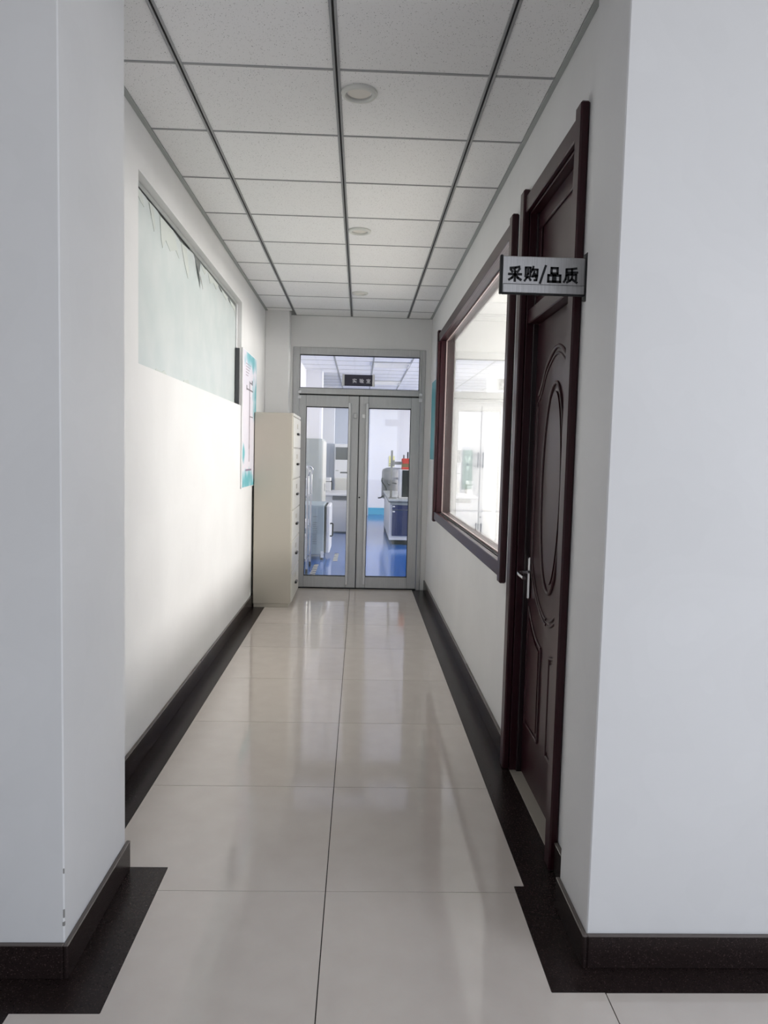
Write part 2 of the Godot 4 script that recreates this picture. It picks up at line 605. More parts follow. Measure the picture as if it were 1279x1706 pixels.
func ceiling_grid() -> void:
	var st := start()
	bx(st, -4.8, 5.2, 3.1, 3.25, -4.6, 8.38)
	var c := setting(obj("ceiling", st, "slab"), "suspended ceiling of white mineral tiles in a grey metal grid over the corridor", "ceiling")
	var xs := [-0.911, -0.64, -0.04, 0.56, 0.805]
	var whole := start()
	bx(whole, -0.298, 0.298, 0, 0.015, -0.298, 0.298, 0.003)
	var mesh := whole.commit()
	for r in range(-2, 9):
		var a := 3.003 + 0.6 * r
		var b := minf(a + 0.6, END)
		for k in 4:
			if r == -2 and k in [0, 3]:
				continue
			var a2 := a
			if r == -1 and k == 0:
				a2 = 2.565
			if r == -1 and k == 3:
				a2 = 2.37
			if k in [1, 2] and r < 8:
				var o := MeshInstance3D.new()
				o.name = "ceiling_tile"
				o.mesh = mesh
				o.material_override = M["mineral_%d" % ((r * 3 + k) & 1)]
				o.position = Vector3((xs[k] + xs[k + 1]) / 2, CEIL, -(a + 0.3))
				put(o, c)
			else:
				st = start()
				var b2 := b
				if k == 0 and b > 7.955:
					b2 = 7.955
				bx(st, xs[k] + 0.002, xs[k + 1] - 0.002, CEIL, CEIL + 0.015, a2 + 0.002, b2 - 0.002, 0.003)
				obj("ceiling_tile", st, "mineral_%d" % ((r * 5 + k) & 1), c)
			if a > 2.3:
				if k == 0 and (a2 > a):
					continue
				if k == 3 and r == -1:
					continue
				st = start()
				bx(st, xs[k] + (0.013 if k > 0 else 0.0), xs[k + 1] - (0.013 if k < 3 else 0.0), CEIL - 0.003, CEIL + 0.002, a - 0.0065, a + 0.0065, 0.001)
				obj("cross_tee", st, "tee", c)
	for k in 3:
		var x: float = xs[k + 1]
		st = start()
		bx(st, x - 0.0135, x - 0.004, CEIL - 0.005, CEIL + 0.003, 1.8, END if k > 0 else 8.18, 0.0015)
		bx(st, x + 0.004, x + 0.0135, CEIL - 0.005, CEIL + 0.003, 1.8, END, 0.0015)
		var t := obj("main_tee", st, "tee", c)
		st = start()
		bx(st, x - 0.0042, x + 0.0042, CEIL + 0.001, CEIL + 0.008, 1.8, END)
		obj("groove", st, "tee_groove", t)
	st = start()
	bx(st, WL, -0.909, CEIL - 0.004, CEIL + 0.003, 2.56, 7.96, 0.001)
	obj("wall_angle", st, "angle", c)
	st = start()
	bx(st, 0.803, WR, CEIL - 0.004, CEIL + 0.003, 2.363, END, 0.001)
	obj("wall_angle", st, "angle", c)
	st = start()
	bx(st, -0.69, WR, CEIL - 0.004, CEIL + 0.003, END - 0.012, END, 0.001)
	obj("wall_angle", st, "angle", c)
	st = start()
	bx(st, -4.6, -0.66, CEIL + 0.005, CEIL + 0.03, -4.4, 2.02)
	bx(st, 0.58, 4.2, CEIL + 0.005, CEIL + 0.03, -4.4, 2.07)
	bx(st, -0.66, 0.58, CEIL + 0.005, CEIL + 0.03, -4.4, 1.8)
	setting(obj("ceiling_lobby", st, "mineral_0"), "white ceiling of the lobby around the viewer", "ceiling")


# ---- windows --------------------------------------------------------------------------
func frosted_window() -> void:
	var px := WL - 0.045
	var root := thing("window_1", Vector3(px, 1.865, -4.95), "frosted window with peeling film high in the long white wall", "window")
	root.set_meta("kind", "structure")
	block("pane", root, "glass", px - 0.006, px, 1.868, 2.72, 3.487, 6.418, 0.0)
	# the film: torn along its top edge
	var top := [[3.488, 2.60], [3.52, 2.655], [3.60, 2.645], [3.66, 2.67], [3.78, 2.655], [3.95, 2.66], [4.1, 2.64], [4.28, 2.655], [4.45, 2.64], [4.62, 2.65], [4.79, 2.66], [4.83, 2.64], [4.955, 2.565], [4.985, 2.62], [4.995, 2.66], [5.05, 2.64], [5.2, 2.66], [5.35, 2.63], [5.55, 2.65], [5.7, 2.625], [5.9, 2.645], [6.1, 2.62], [6.25, 2.63], [6.37, 2.60]]
	var flat := PackedVector2Array()
	flat.append(Vector2(3.488, 1.868))
	for p in top:
		flat.append(Vector2(p[0], p[1] + 0.03))
	flat.append(Vector2(6.37, 1.868))
	var st := start()
	extrude(st, flat, func(q: Vector2, t: float) -> Vector3: return Vector3(px + 0.0002 + 0.0012 * t, q.y, -q.x))
	var fm := part("frosted_film", st, "film", root)
	# the metal head of the window above the torn edge
	block("head_rail", root, "angle", px - 0.004, px + 0.006, 2.695, 2.72, 3.487, 6.418, 0.001)
	block("head_gap", root, "gasket", px + 0.0005, px + 0.003, 2.688, 2.6955, 3.62, 4.68, 0.0)
	block("end_rail", root, "aluminium_light", px - 0.004, px + 0.012, 1.868, 2.70, 6.375, 6.418, 0.002)
	# wrinkled glue and shreds left by the torn film
	var shreds := [
		[[3.49, 2.63], [3.55, 2.64], [3.57, 2.52], [3.545, 2.40], [3.52, 2.28], [3.49, 2.24]],
		[[3.56, 2.655], [3.68, 2.65], [3.72, 2.56], [3.66, 2.575], [3.62, 2.60]],
		[[3.80, 2.645], [3.88, 2.645], [3.92, 2.50], [3.90, 2.46], [3.85, 2.55]],
		[[4.00, 2.64], [4.3, 2.64], [4.42, 2.46], [4.34, 2.50], [4.22, 2.44], [4.12, 2.49], [4.06, 2.40], [4.03, 2.47]],
		[[4.46, 2.63], [4.60, 2.62], [4.66, 2.45], [4.64, 2.36], [4.55, 2.47]],
		[[5.0, 2.65], [5.2, 2.64], [5.12, 2.58], [5.06, 2.60]],
		[[5.22, 2.655], [5.6, 2.64], [5.52, 2.56], [5.42, 2.60], [5.3, 2.55]],
		[[5.66, 2.64], [6.0, 2.63], [5.92, 2.57], [5.8, 2.60]],
		[[6.05, 2.63], [6.34, 2.62], [6.36, 2.48], [6.3, 2.56], [6.15, 2.58]],
		[[3.9, 1.868], [3.94, 1.892], [4.05, 1.885], [4.1, 1.9], [4.18, 1.868]],
		[[4.5, 1.868], [4.56, 1.895], [4.66, 1.905], [4.72, 1.868]],
	]
	for s in shreds:
		var f := PackedVector2Array()
		for p in s:
			f.append(Vector2(p[0], 2.688 - (2.655 - p[1]) * 0.62 if p[1] > 2.0 else p[1]))
		st = start()
		var wav := func(q: Vector2, t: float) -> Vector3: return Vector3(px + 0.0016 + 0.0016 * t + 0.0007 * (1.0 + sin(q.x * 60.0) * cos(q.y * 70.0)), q.y, -q.x)
		extrude(st, f, wav)
		part("film_shred", st, "film_residue", fm)
	st = start()   # the flap that hangs from the tear
	var a := [Vector3(px + 0.002, 2.67, -4.83), Vector3(px + 0.003, 2.596, -4.955), Vector3(px + 0.012, 2.575, -4.985), Vector3(px + 0.022, 2.51, -4.99), Vector3(px + 0.016, 2.58, -4.91)]
	poly(st, [a[0], a[1], a[2], a[3], a[4]], Vector3(1, 0, 0.3))
	var bk := []
	for v in a:
		bk.append(v + Vector3(-0.0012, 0, 0.0004))
	poly(st, bk, Vector3(-1, 0, -0.3))
	part("hanging_flap", st, "film_paper", fm)
	st = start()  # added strip: its dark colour stands in for shade on the far reveal
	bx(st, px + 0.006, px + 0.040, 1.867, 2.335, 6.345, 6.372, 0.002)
	tag(obj("recess_shade_strip", st, "recess_shade"), "narrow dark grey strip added as painted shade at the end of the frosted window recess beside the poster", "board")


func office_window() -> void:
	var cx := WR - 0.029
	var root := thing("window_2", Vector3(WR, 0.85, -5.46), "large office window framed in dark red-brown wood", "window")
	root.set_meta("kind", "structure")
	# casing: rails first, the two stiles proud of them and longer
	block("casing", root, "wood", cx + 0.006, WR, 2.560, 2.637, 3.72, 7.20, 0.004)
	block("casing", root, "wood", cx + 0.006, WR, 0.872, 0.948, 3.72, 7.20, 0.004)
	block("casing", root, "wood", cx - 0.004, WR, 0.852, 2.654, 3.690, 3.762, 0.006)
	block("casing", root, "wood", cx - 0.004, WR, 0.852, 2.668, 7.178, 7.262, 0.006)
	var lx := WR + 0.13
	block("lining", root, "wood", WR - 0.001, lx, 2.572, 2.588, 3.74, 7.18, 0.001)
	block("lining", root, "wood", WR - 0.001, lx, 0.922, 0.938, 3.74, 7.18, 0.001)
	block("lining", root, "wood", WR - 0.001, lx, 0.938, 2.572, 3.745, 3.765, 0.001)
	block("lining", root, "wood", WR - 0.001, lx, 0.938, 2.572, 7.172, 7.188, 0.001)
	var gx := WR + 0.055
	block("pane", root, "glass", gx, gx + 0.008, 0.94, 2.57, 3.75, 7.17, 0.0)
	for q in [[2.562, 2.572, 3.75, 7.17], [0.938, 0.948, 3.75, 7.17], [0.948, 2.562, 3.748, 3.758], [0.948, 2.562, 7.162, 7.172]]:
		block("glazing_bead", root, "bead", gx - 0.006, gx - 0.001, q[0], q[1], q[2], q[3], 0.001)
	block("sill_gasket", root, "gasket", gx - 0.03, gx - 0.012, 0.938, 0.942, 3.75, 7.17, 0.001)


# ---- wooden door ----------------------------------------------------------------------
func leaf_pt(d: float, y: float, lift := 0.0) -> Vector3:
	return Vector3(0.876 - lift, y, -d)


func curve(pts: Array, n := 8) -> Array:
	var c := Curve3D.new()
	for k in pts.size():
		var before: Vector3 = pts[maxi(k - 1, 0)]
		var after: Vector3 = pts[mini(k + 1, pts.size() - 1)]
		var t := (after - before) / 6.0
		c.add_point(pts[k], -t, t)
	var out := []
	for k in (pts.size() - 1) * n + 1:
		out.append(c.sample(int(floor(float(k) / n)), fmod(float(k) / n, 1.0)) if k < (pts.size() - 1) * n else pts[-1])
	return out


func wood_door() -> void:
	var root := thing("door_2", Vector3(WR, 0, -3.03), "dark red-brown wooden door with an oval moulding and a panel above", "door")
	root.set_meta("kind", "structure")
	var cx := WR - 0.027
	block("casing", root, "wood", cx + 0.006, WR, 2.580, 2.652, 2.60, 3.52, 0.004)
	block("casing", root, "wood", cx - 0.004, WR, 0.0, 2.672, 2.570, 2.640, 0.006)
	block("casing", root, "wood", cx - 0.004, WR, 0.0, 2.685, 3.448, 3.525, 0.006)
	var lx := WR + 0.13
	block("jamb", root, "wood", WR, lx, 0.0, 2.585, 2.622, 2.640, 0.002)
	block("jamb", root, "wood", WR, lx, 0.0, 2.585, 3.442, 3.458, 0.002)
	block("jamb", root, "wood", WR, lx, 2.573, 2.598, 2.64, 3.442, 0.002)
	block("door_stop", root, "wood_dark", WR + 0.03, WR + 0.056, 0.0, 2.573, 3.424, 3.442, 0.002)
	block("transom_bar", root, "wood", WR + 0.006, WR + 0.11, 2.085, 2.15, 2.64, 3.442, 0.004)
	var tp := block("transom_panel", root, "wood", 0.872, 0.90, 2.15, 2.573, 2.64, 3.442, 0.002)
	for q in [[2.15, 2.20, 2.64, 3.442], [2.50, 2.573, 2.64, 3.442], [2.20, 2.50, 2.64, 2.69], [2.20, 2.50, 3.38, 3.442]]:
		block("panel_border", tp, "wood", 0.862, 0.873, q[0], q[1], q[2], q[3], 0.004)
	block("threshold", root, "threshold", WR, lx, -0.01, 0.0015, 2.64, 3.442, 0.001)
	var leaf := block("door_leaf", root, "wood", 0.876, 0.918, 0.006, 2.082, 2.643, 3.438, 0.002)
	var c := 3.06
	# raised oval field and its ring
	var ring := []
	var st := start()
	for k in 48:
		var t := TAU * k / 48.0
		ring.append(leaf_pt(c + 0.165 * cos(t), 1.355 + 0.435 * sin(t), 0.001))
	tube(st, ring, 0.008, 8, true, Vector3.RIGHT)
	part("oval_moulding", st, "wood", leaf)
	st = start()
	var flat := PackedVector2Array()
	for k in 48:
		var t := TAU * k / 48.0
		flat.append(Vector2(c + 0.13 * cos(t), 1.355 + 0.40 * sin(t)))
	extrude(st, flat, func(q: Vector2, t: float) -> Vector3: return Vector3(0.877 - 0.007 * t, q.y, -q.x))
	part("oval_panel", st, "wood", leaf)
	# brow moulding above, side mouldings, swooping V beneath
	for lift in [[0.010, 0.0], [0.006, 0.028]]:
		st = start()
		var o: float = lift[1]
		tube(st, curve([leaf_pt(c + 0.285, 1.76 - o), leaf_pt(c + 0.23, 1.80 - o), leaf_pt(c + 0.15, 1.88 - o), leaf_pt(c, 1.935 - o), leaf_pt(c - 0.15, 1.88 - o), leaf_pt(c - 0.23, 1.80 - o), leaf_pt(c - 0.285, 1.76 - o)]), lift[0], 7, false, Vector3.RIGHT)
		part("brow_moulding", st, "wood", leaf)
	for s in [1.0, -1.0]:
		for q in [0.0, 0.022]:
			st = start()
			tube(st, curve([leaf_pt(c + s * (0.315 - q), 1.73 - q), leaf_pt(c + s * (0.318 - q), 1.4), leaf_pt(c + s * (0.315 - q), 1.05), leaf_pt(c + s * (0.30 - q), 0.965 + q), leaf_pt(c + s * (0.20 - q * 0.6), 0.865 + q), leaf_pt(c + s * 0.08, 0.80 + q), leaf_pt(c + s * 0.012, 0.785 + q)]), 0.006, 7, false, Vector3.RIGHT)
			part("side_moulding", st, "wood", leaf)
		st = start()
		tube(st, curve([leaf_pt(c + s * 0.32, 0.80), leaf_pt(c + s * 0.26, 0.745), leaf_pt(c + s * 0.17, 0.69), leaf_pt(c + s * 0.075, 0.665)]), 0.008, 7, false, Vector3.RIGHT)
		tube(st, [leaf_pt(c + s * 0.32, 0.80), leaf_pt(c + s * 0.32, 0.255)], 0.008, 7, false, Vector3.RIGHT)
		tube(st, [leaf_pt(c + s * 0.075, 0.665), leaf_pt(c + s * 0.075, 0.255)], 0.008, 7, false, Vector3.RIGHT)
		tube(st, [leaf_pt(c + s * 0.32, 0.255), leaf_pt(c + s * 0.075, 0.255)], 0.008, 7, false, Vector3.RIGHT)
		part("lower_moulding", st, "wood", leaf)
		st = start()
		flat = PackedVector2Array([Vector2(c + s * 0.295, 0.75), Vector2(c + s * 0.24, 0.705), Vector2(c + s * 0.16, 0.66), Vector2(c + s * 0.10, 0.645), Vector2(c + s * 0.10, 0.285), Vector2(c + s * 0.295, 0.285)])
		extrude(st, flat, func(q: Vector2, t: float) -> Vector3: return Vector3(0.877 - 0.008 * t, q.y, -q.x))
		part("lower_panel", st, "wood", leaf)
	# lever handle on a long plate
	st = start()
	box(st, Vector3(0.860, 0.835, -3.405), Vector3(0.877, 1.03, -3.365), 0.007)
	var hp := part("handle_plate", st, "chrome", leaf)
	hp.set_meta("label", "brushed steel handle plate")
	st = start()
	tube(st, curve([Vector3(0.862, 0.958, -3.385), Vector3(0.832, 0.958, -3.385), Vector3(0.818, 0.957, -3.375), Vector3(0.815, 0.953, -3.33), Vector3(0.820, 0.949, -3.27)], 5), 0.0085, 10)
	part("lever", st, "chrome", leaf).set_meta("label", "bent steel door lever")


# ---- aluminium door -------------------------------------------------------------------
func aluminium_door() -> void:
	var root := thing("door_1", Vector3(0.06, 0, -END), "grey aluminium glass double door with a glazed transom at the corridor's end", "door")
	root.set_meta("kind", "structure")
	var f0 := END - 0.012
	var f1 := END + 0.09
	block("frame_jamb", root, "aluminium", -0.657, -0.588, 0, 2.612, f0, f1, 0.004)
	block("frame_jamb", root, "aluminium", 0.724, 0.766, 0, 2.612, f0, f1, 0.004)
	block("frame_jamb", root, "aluminium", 0.704, 0.724, 2.10, 2.612, f0, f1, 0.004)
	block("frame_head", root, "aluminium", -0.588, 0.704, 2.535, 2.612, f0, f1, 0.004)
	block("transom_rail", root, "aluminium", -0.588, 0.704, 2.116, 2.180, f0, f1, 0.004)
	var tg := block("transom_pane", root, "glass", -0.588, 0.704, 2.18, 2.535, END + 0.03, END + 0.036, 0.0)
	for q in [[-0.588, 0.704, 2.18, 2.186], [-0.588, 0.704, 2.529, 2.535], [-0.588, -0.582, 2.186, 2.529], [0.698, 0.704, 2.186, 2.529]]:
		block("gasket", tg, "gasket", q[0], q[1], q[2], q[3], END + 0.012, END + 0.042, 0.0)
	for s in [0, 1]:
		var a: float = [-0.584, 0.064][s]
		var b: float = [0.056, 0.720][s]
		var ga: float = [-0.512, 0.163][s]
		var gb: float = [-0.050, 0.622][s]
		var st := start()
		bx(st, a, ga, 0.012, 2.104, END, END + 0.045, 0.004)
		bx(st, gb, b, 0.012, 2.104, END, END + 0.045, 0.004)
		bx(st, ga, gb, 1.982, 2.104, END + 0.001, END + 0.044, 0.003)
		bx(st, ga, gb, 0.012, 0.136, END + 0.001, END + 0.044, 0.003)
		var leaf := part("door_leaf", st, "aluminium", root)
		block("pane", leaf, "glass", ga, gb, 0.136, 1.982, END + 0.02, END + 0.026, 0.0)
		st = start()
		bx(st, ga, gb, 0.136, 0.143, END + 0.008, END + 0.04)
		bx(st, ga, gb, 1.974, 1.982, END + 0.008, END + 0.04)
		bx(st, ga, ga + 0.006, 0.143, 1.974, END + 0.008, END + 0.04)
		bx(st, gb - 0.006, gb, 0.143, 1.974, END + 0.008, END + 0.04)
		part("gasket", st, "gasket", leaf)
		var hx: float = [-0.040, 0.148][s]
		st = start()
		bx(st, hx - 0.013, hx + 0.013, 0.05, 2.03, END - 0.034, END - 0.018, 0.006)
		bx(st, hx - 0.006, hx + 0.006, 0.05, 2.03, END - 0.020, END, 0.001)
		part("pull_bar", st, "aluminium_light", leaf)
		st = start()
		if s == 0:
			bx(st, 0.0, 0.042, 1.865, 1.925, END - 0.010, END, 0.006)
			part("latch", st, "aluminium", leaf)
		else:
			bx(st, 0.094, 0.128, 1.868, 1.912, END - 0.012, END, 0.005)
			part("latch", st, "lab_white", leaf)
			st = start()
			tube(st, [Vector3(0.082, 1.01, -END), Vector3(0.082, 1.01, -END + 0.006)], 0.009, 12)
			part("keyhole", st, "gasket", leaf)
		var px: float = [-0.586, 0.722][s]
		for q in [[2.122, 2.150], [2.060, 2.098]]:
			st = start()
			bx(st, px - 0.018, px + 0.018, q[0], q[1], END - 0.022, END + 0.002, 0.004)
			part("pivot", st, "aluminium_light", root)
	block("door_gap", root, "gasket", -0.586, 0.722, 2.1045, 2.1155, END + 0.01, f1, 0.0)
	block("door_sill", root, "gasket", -0.588, 0.724, 0.0, 0.009, END - 0.004, f1, 0.001)
	block("meeting_gasket", root, "gasket", 0.0562, 0.0638, 0.012, 2.104, END + 0.016, END + 0.04, 0.0)


# ---- filing cabinet -------------------------------------------------------------------
func filing_cabinet() -> void:
	var root := thing("filing_cabinet", Vector3(-0.73, 0, -7.52), "tall beige steel filing cabinet standing against the pier by the glass door", "cabinet")
	var st := start()
	bx(st, -0.912, -0.556, 0.035, 1.85, 7.11, 7.93, 0.005)
	bx(st, -0.905, -0.575, 0.0, 0.04, 7.115, 7.92, 0.002)
	part("body", st, "cabinet", root)
	block("top_rail", root, "cabinet_front", -0.557, -0.548, 1.822, 1.85, 7.112, 7.928, 0.002)
	for k in 6:
		var y := 0.045 + 0.296 * k
		var d := block("drawer", root, "cabinet_front", -0.558, -0.546, y + 0.003, y + 0.290, 7.118, 7.922, 0.003)
		st = start()
		bx(st, -0.547, -0.524, y + 0.125, y + 0.148, 7.47, 7.60, 0.006)
		part("handle", st, "handle_dark", d)
		st = start()
		bx(st, -0.547, -0.543, y + 0.19, y + 0.235, 7.48, 7.59, 0.0015)
		part("label_holder", st, "cabinet", d)


# ---- lettering ------------------------------------------------------------------------
func glyph(st: SurfaceTool, strokes: Array, at: Vector3, size: Vector2, w: float, depth := 0.0012) -> void:
	# strokes on a 100 by 100 field (y down), written on a face that looks towards +z, as raised bars
	for s in strokes:
		for k in range(0, s.size() - 2, 2):
			var a := Vector2(s[k] * size.x / 100.0, -s[k + 1] * size.y / 100.0)
			var b := Vector2(s[k + 2] * size.x / 100.0, -s[k + 3] * size.y / 100.0)
			var t := (b - a).normalized()
			var n := Vector2(-t.y, t.x) * w / 2.0
			a -= t * w * 0.42
			b += t * w * 0.42
			var q := [a + n, b + n, b - n, a - n]
			var f := []
			var r := []
			for v in q:
				f.append(at + Vector3(v.x, v.y, depth))
				r.append(at + Vector3(v.x, v.y, 0))
			poly(st, f, Vector3.BACK)
			for e in 4:
				var g := (e + 1) % 4
				var mid: Vector2 = (q[e] + q[g]) / 2.0 - (a + b) / 2.0
				poly(st, [r[e], r[g], f[g], f[e]], Vector3(mid.x, mid.y, 0))


func signs() -> void:
	var d := 2.49
	var root := thing("blade_sign", Vector3(0.808, 2.07, -d), "brushed metal sign with black lettering projecting beside the wooden door", "sign")
	block("plate", root, "brushed", 0.535, 0.808, 2.017, 2.135, d, d + 0.012, 0.002)
	block("lower_strip", root, "brushed", 0.538, 0.806, 2.018, 2.045, d - 0.003, d + 0.002, 0.001)
	block("groove_line", root, "handle_dark", 0.538, 0.806, 2.0455, 2.0467, d - 0.0008, d + 0.002, 0.0)
	block("end_cap", root, "gasket", 0.527, 0.536, 2.014, 2.138, d - 0.004, d + 0.016, 0.002)
	block("edge_trim", root, "gasket", 0.536, 0.808, 2.0135, 2.0175, d - 0.002, d + 0.014, 0.001)
	block("wall_bracket", root, "gasket", 0.807, 0.8195, 2.000, 2.152, d - 0.012, d + 0.026, 0.002)
	var glyphs := [
		[0.068, 0.165, 0.0076, [[80, 5, 52, 11, 16, 14], [20, 25, 30, 38], [45, 22, 52, 36], [82, 19, 68, 38], [6, 54, 94, 54], [50, 40, 50, 98], [46, 58, 28, 78, 8, 90], [54, 58, 72, 78, 93, 90]]],
		[0.261, 0.169, 0.0068, [[10, 8, 10, 66], [10, 8, 44, 8, 44, 66], [27, 20, 27, 50, 20, 74, 5, 94], [32, 70, 46, 90], [64, 2, 60, 20, 50, 36], [60, 20, 94, 20, 93, 60, 88, 90, 74, 90], [72, 34, 60, 66, 80, 62], [76, 48, 84, 70]]],
		[0.45, 0.072, 0.0074, [[92, -6, 8, 106]]],
		[0.543, 0.164, 0.0076, [[28, 6, 72, 6, 72, 42, 28, 42, 28, 6], [6, 54, 42, 54, 42, 96, 6, 96, 6, 54], [58, 54, 94, 54, 94, 96, 58, 96, 58, 54]]],
		[0.737, 0.171, 0.0070, [[88, 4, 56, 9, 18, 12], [19, 12, 19, 52, 14, 78, 4, 95], [22, 31, 96, 31], [57, 12, 57, 44], [34, 46, 88, 46], [34, 46, 34, 80], [88, 46, 88, 80], [61, 56, 58, 74, 46, 86, 26, 97], [66, 80, 94, 97]]],
	]
	for q in glyphs:
		var st := start()
		glyph(st, q[3], Vector3(0.535 + 0.273 * q[0], 2.103, -d + 0.0006), Vector2(0.273 * q[1], 0.0485), q[2])
		part("lettering", st, "ink", root)
	# laboratory plate hung on the transom glass
	var e := END - 0.02
	root = thing("door_plate", Vector3(0.045, 2.27, -e), "small dark plate with white lettering on the transom above the glass door", "sign")
	block("plate", root, "sign_navy", -0.105, 0.195, 2.212, 2.332, e, e + 0.012, 0.002)
	block("end_clip", root, "aluminium_light", -0.130, -0.104, 2.208, 2.336, e - 0.003, e + 0.015, 0.003)
	block("end_clip", root, "aluminium_light", 0.194, 0.220, 2.208, 2.336, e - 0.003, e + 0.015, 0.003)
	var roof := [[50, 2, 53, 13], [10, 32, 10, 17, 90, 17, 86, 32]]
	var small := [
		[-0.020, roof + [[28, 34, 40, 43], [20, 48, 34, 57], [8, 66, 92, 66], [55, 30, 53, 66, 40, 84, 12, 97], [58, 72, 90, 97]]],
		[0.054, [[8, 12, 38, 12, 34, 44], [14, 24, 12, 50, 40, 50, 37, 84, 27, 92], [6, 74, 32, 69], [66, 3, 58, 24, 44, 40], [67, 6, 80, 26, 97, 38], [54, 43, 82, 43], [52, 55, 58, 77], [68, 51, 72, 74], [91, 50, 80, 79], [46, 91, 97, 91]]],
		[0.128, roof + [[22, 35, 78, 35], [46, 37, 28, 53, 76, 51], [64, 43, 80, 58], [20, 70, 80, 70], [50, 58, 50, 94], [8, 95, 92, 95]]],
	]
	for q in small:
		var st := start()
		glyph(st, q[1], Vector3(q[0], 2.290, -e + 0.0004), Vector2(0.048, 0.046), 0.0052)
		part("lettering", st, "sign_white", root)


# ---- posters --------------------------------------------------------------------------
func poster_image() -> ImageTexture:
	var w := 192
	var h := 288
	var im := Image.create(w, h, false, Image.FORMAT_RGB8)
	var n := FastNoiseLite.new()
	n.seed = 8
	n.frequency = 0.016
	n.fractal_octaves = 4
	var paper := Color(0.90, 0.88, 0.92)
	var teal := Color(0.26, 0.66, 0.70)
	var blots := [[0.62, 0.03, 0.5, 0.075], [0.98, 0.26, 0.28, 0.11], [0.95, 0.40, 0.22, 0.09], [0.30, 0.955, 0.55, 0.085], [0.85, 1.0, 0.5, 0.06], [0.05, 0.75, 0.14, 0.07]]
	for y in h:
		for x in w:
			var u := float(x) / w
			var v := float(y) / h
			var k := 0.0
			for b in blots:
				var r: float = Vector2((u - b[0]) / b[2], (v - b[1]) / b[3]).length()
				k = maxf(k, clampf(1.25 - r + 0.7 * n.get_noise_2d(x * 1.4, y), 0.0, 1.0))
			var c := paper.lerp(teal, k * 0.85)
			c = c.lerp(Color(0.80, 0.84, 0.90), 0.25 * clampf(n.get_noise_2d(x + 300.0, y * 0.6) + 0.2, 0.0, 1.0))
			im.set_pixel(x, y, c)
	var ink := Color(0.40, 0.38, 0.42)
	# a tall instrument drawing: mast, cross arms, tapering stem and base line
	im.fill_rect(Rect2i(86, 58, 8, 34), Color(0.28, 0.26, 0.30))
	im.fill_rect(Rect2i(88, 60, 40, 3), ink)
	im.fill_rect(Rect2i(50, 76, 90, 3), ink)
	im.fill_rect(Rect2i(120, 54, 14, 10), ink)
	im.fill_rect(Rect2i(44, 70, 10, 10), ink)
	for y in range(92, 234):
		var t := (y - 92) / 142.0
		im.fill_rect(Rect2i(int(84 + 4 * t), y, int(16 - 9 * t), 1), Color(0.62, 0.58, 0.63).lerp(Color(0.50, 0.44, 0.46), t))
	im.fill_rect(Rect2i(86, 196, 8, 10), Color(0.32, 0.28, 0.30))
	im.fill_rect(Rect2i(92, 134, 50, 2), ink)
	im.fill_rect(Rect2i(40, 250, 86, 4), Color(0.52, 0.46, 0.56))
	for k in 5:
		im.fill_rect(Rect2i(34, 24 + 6 * k, 70 - 9 * k, 2), Color(0.66, 0.60, 0.66))
	im.generate_mipmaps()
	return ImageTexture.create_from_image(im)


func printed(st: SurfaceTool, a: Vector3, b: Vector3, c: Vector3, d: Vector3, out: Vector3) -> void:
	# corners: top left, top right, bottom right, bottom left as read
	var q := [[a, Vector2(0, 0)], [b, Vector2(1, 0)], [c, Vector2(1, 1)], [d, Vector2(0, 1)]]
	var flip := (b - a).cross(c - a).dot(out) > 0.0
	for o in ([0, 2, 1, 0, 3, 2] if flip else [0, 1, 2, 0, 2, 3]):
		st.set_normal(out)
		st.set_uv(q[o][1])
		st.add_vertex(q[o][0])


func posters() -> void:
	var m := mat("poster_print", c8(255, 255, 255), 0.45)
	m.albedo_texture = poster_image()
	var root := thing("poster", Vector3(WL, 1.75, -6.83), "tall white poster with teal watercolour blots beside the filing cabinet", "poster")
	block("board", root, "lab_white", WL + 0.002, WL + 0.013, 1.16, 2.352, 6.425, 7.25, 0.002)
	var st := start()
	var x := WL + 0.0138
	printed(st, Vector3(x, 2.343, -6.445), Vector3(x, 2.343, -7.242), Vector3(x, 1.168, -7.242), Vector3(x, 1.168, -6.445), Vector3.RIGHT)
	part("print", st, "poster_print", root)
	root = thing("wall_poster", Vector3(WR, 1.84, -7.62), "narrow teal poster on the wall between the dark window frame and the glass door", "poster")
	block("board", root, "lab_white", WR - 0.008, WR - 0.0005, 1.435, 2.25, 7.29, 7.90, 0.002)
	block("print", root, "poster_teal", WR - 0.009, WR - 0.0075, 1.445, 2.24, 7.30, 7.89, 0.0)


# ---- downlights -----------------------------------------------------------------------
func downlights() -> void:
	var spots := [[3.18, "unlit round white downlight nearest the corridor mouth"], [5.07, "unlit round white downlight, the middle one of the row of three"], [6.98, "unlit round white downlight closest to the glass door"]]
	for s in spots:
		var at := Vector3(0.047, CEIL, -s[0])
		var root := thing("downlight", at, s[1], "downlight", "ceiling downlights of the corridor")
		var st := start()
		lathe(st, at, [[0.075, -0.001], [0.074, -0.008], [0.068, -0.014], [0.058, -0.015], [0.053, -0.009], [0.052, -0.001]])
		part("trim_ring", st, "lamp_ring", root)
		st = start()
		lathe(st, at, [[0.047, -0.001], [0.046, -0.004], [0.03, -0.0055], [0.0, -0.006]])
		part("diffuser", st, "lamp_lens", root)


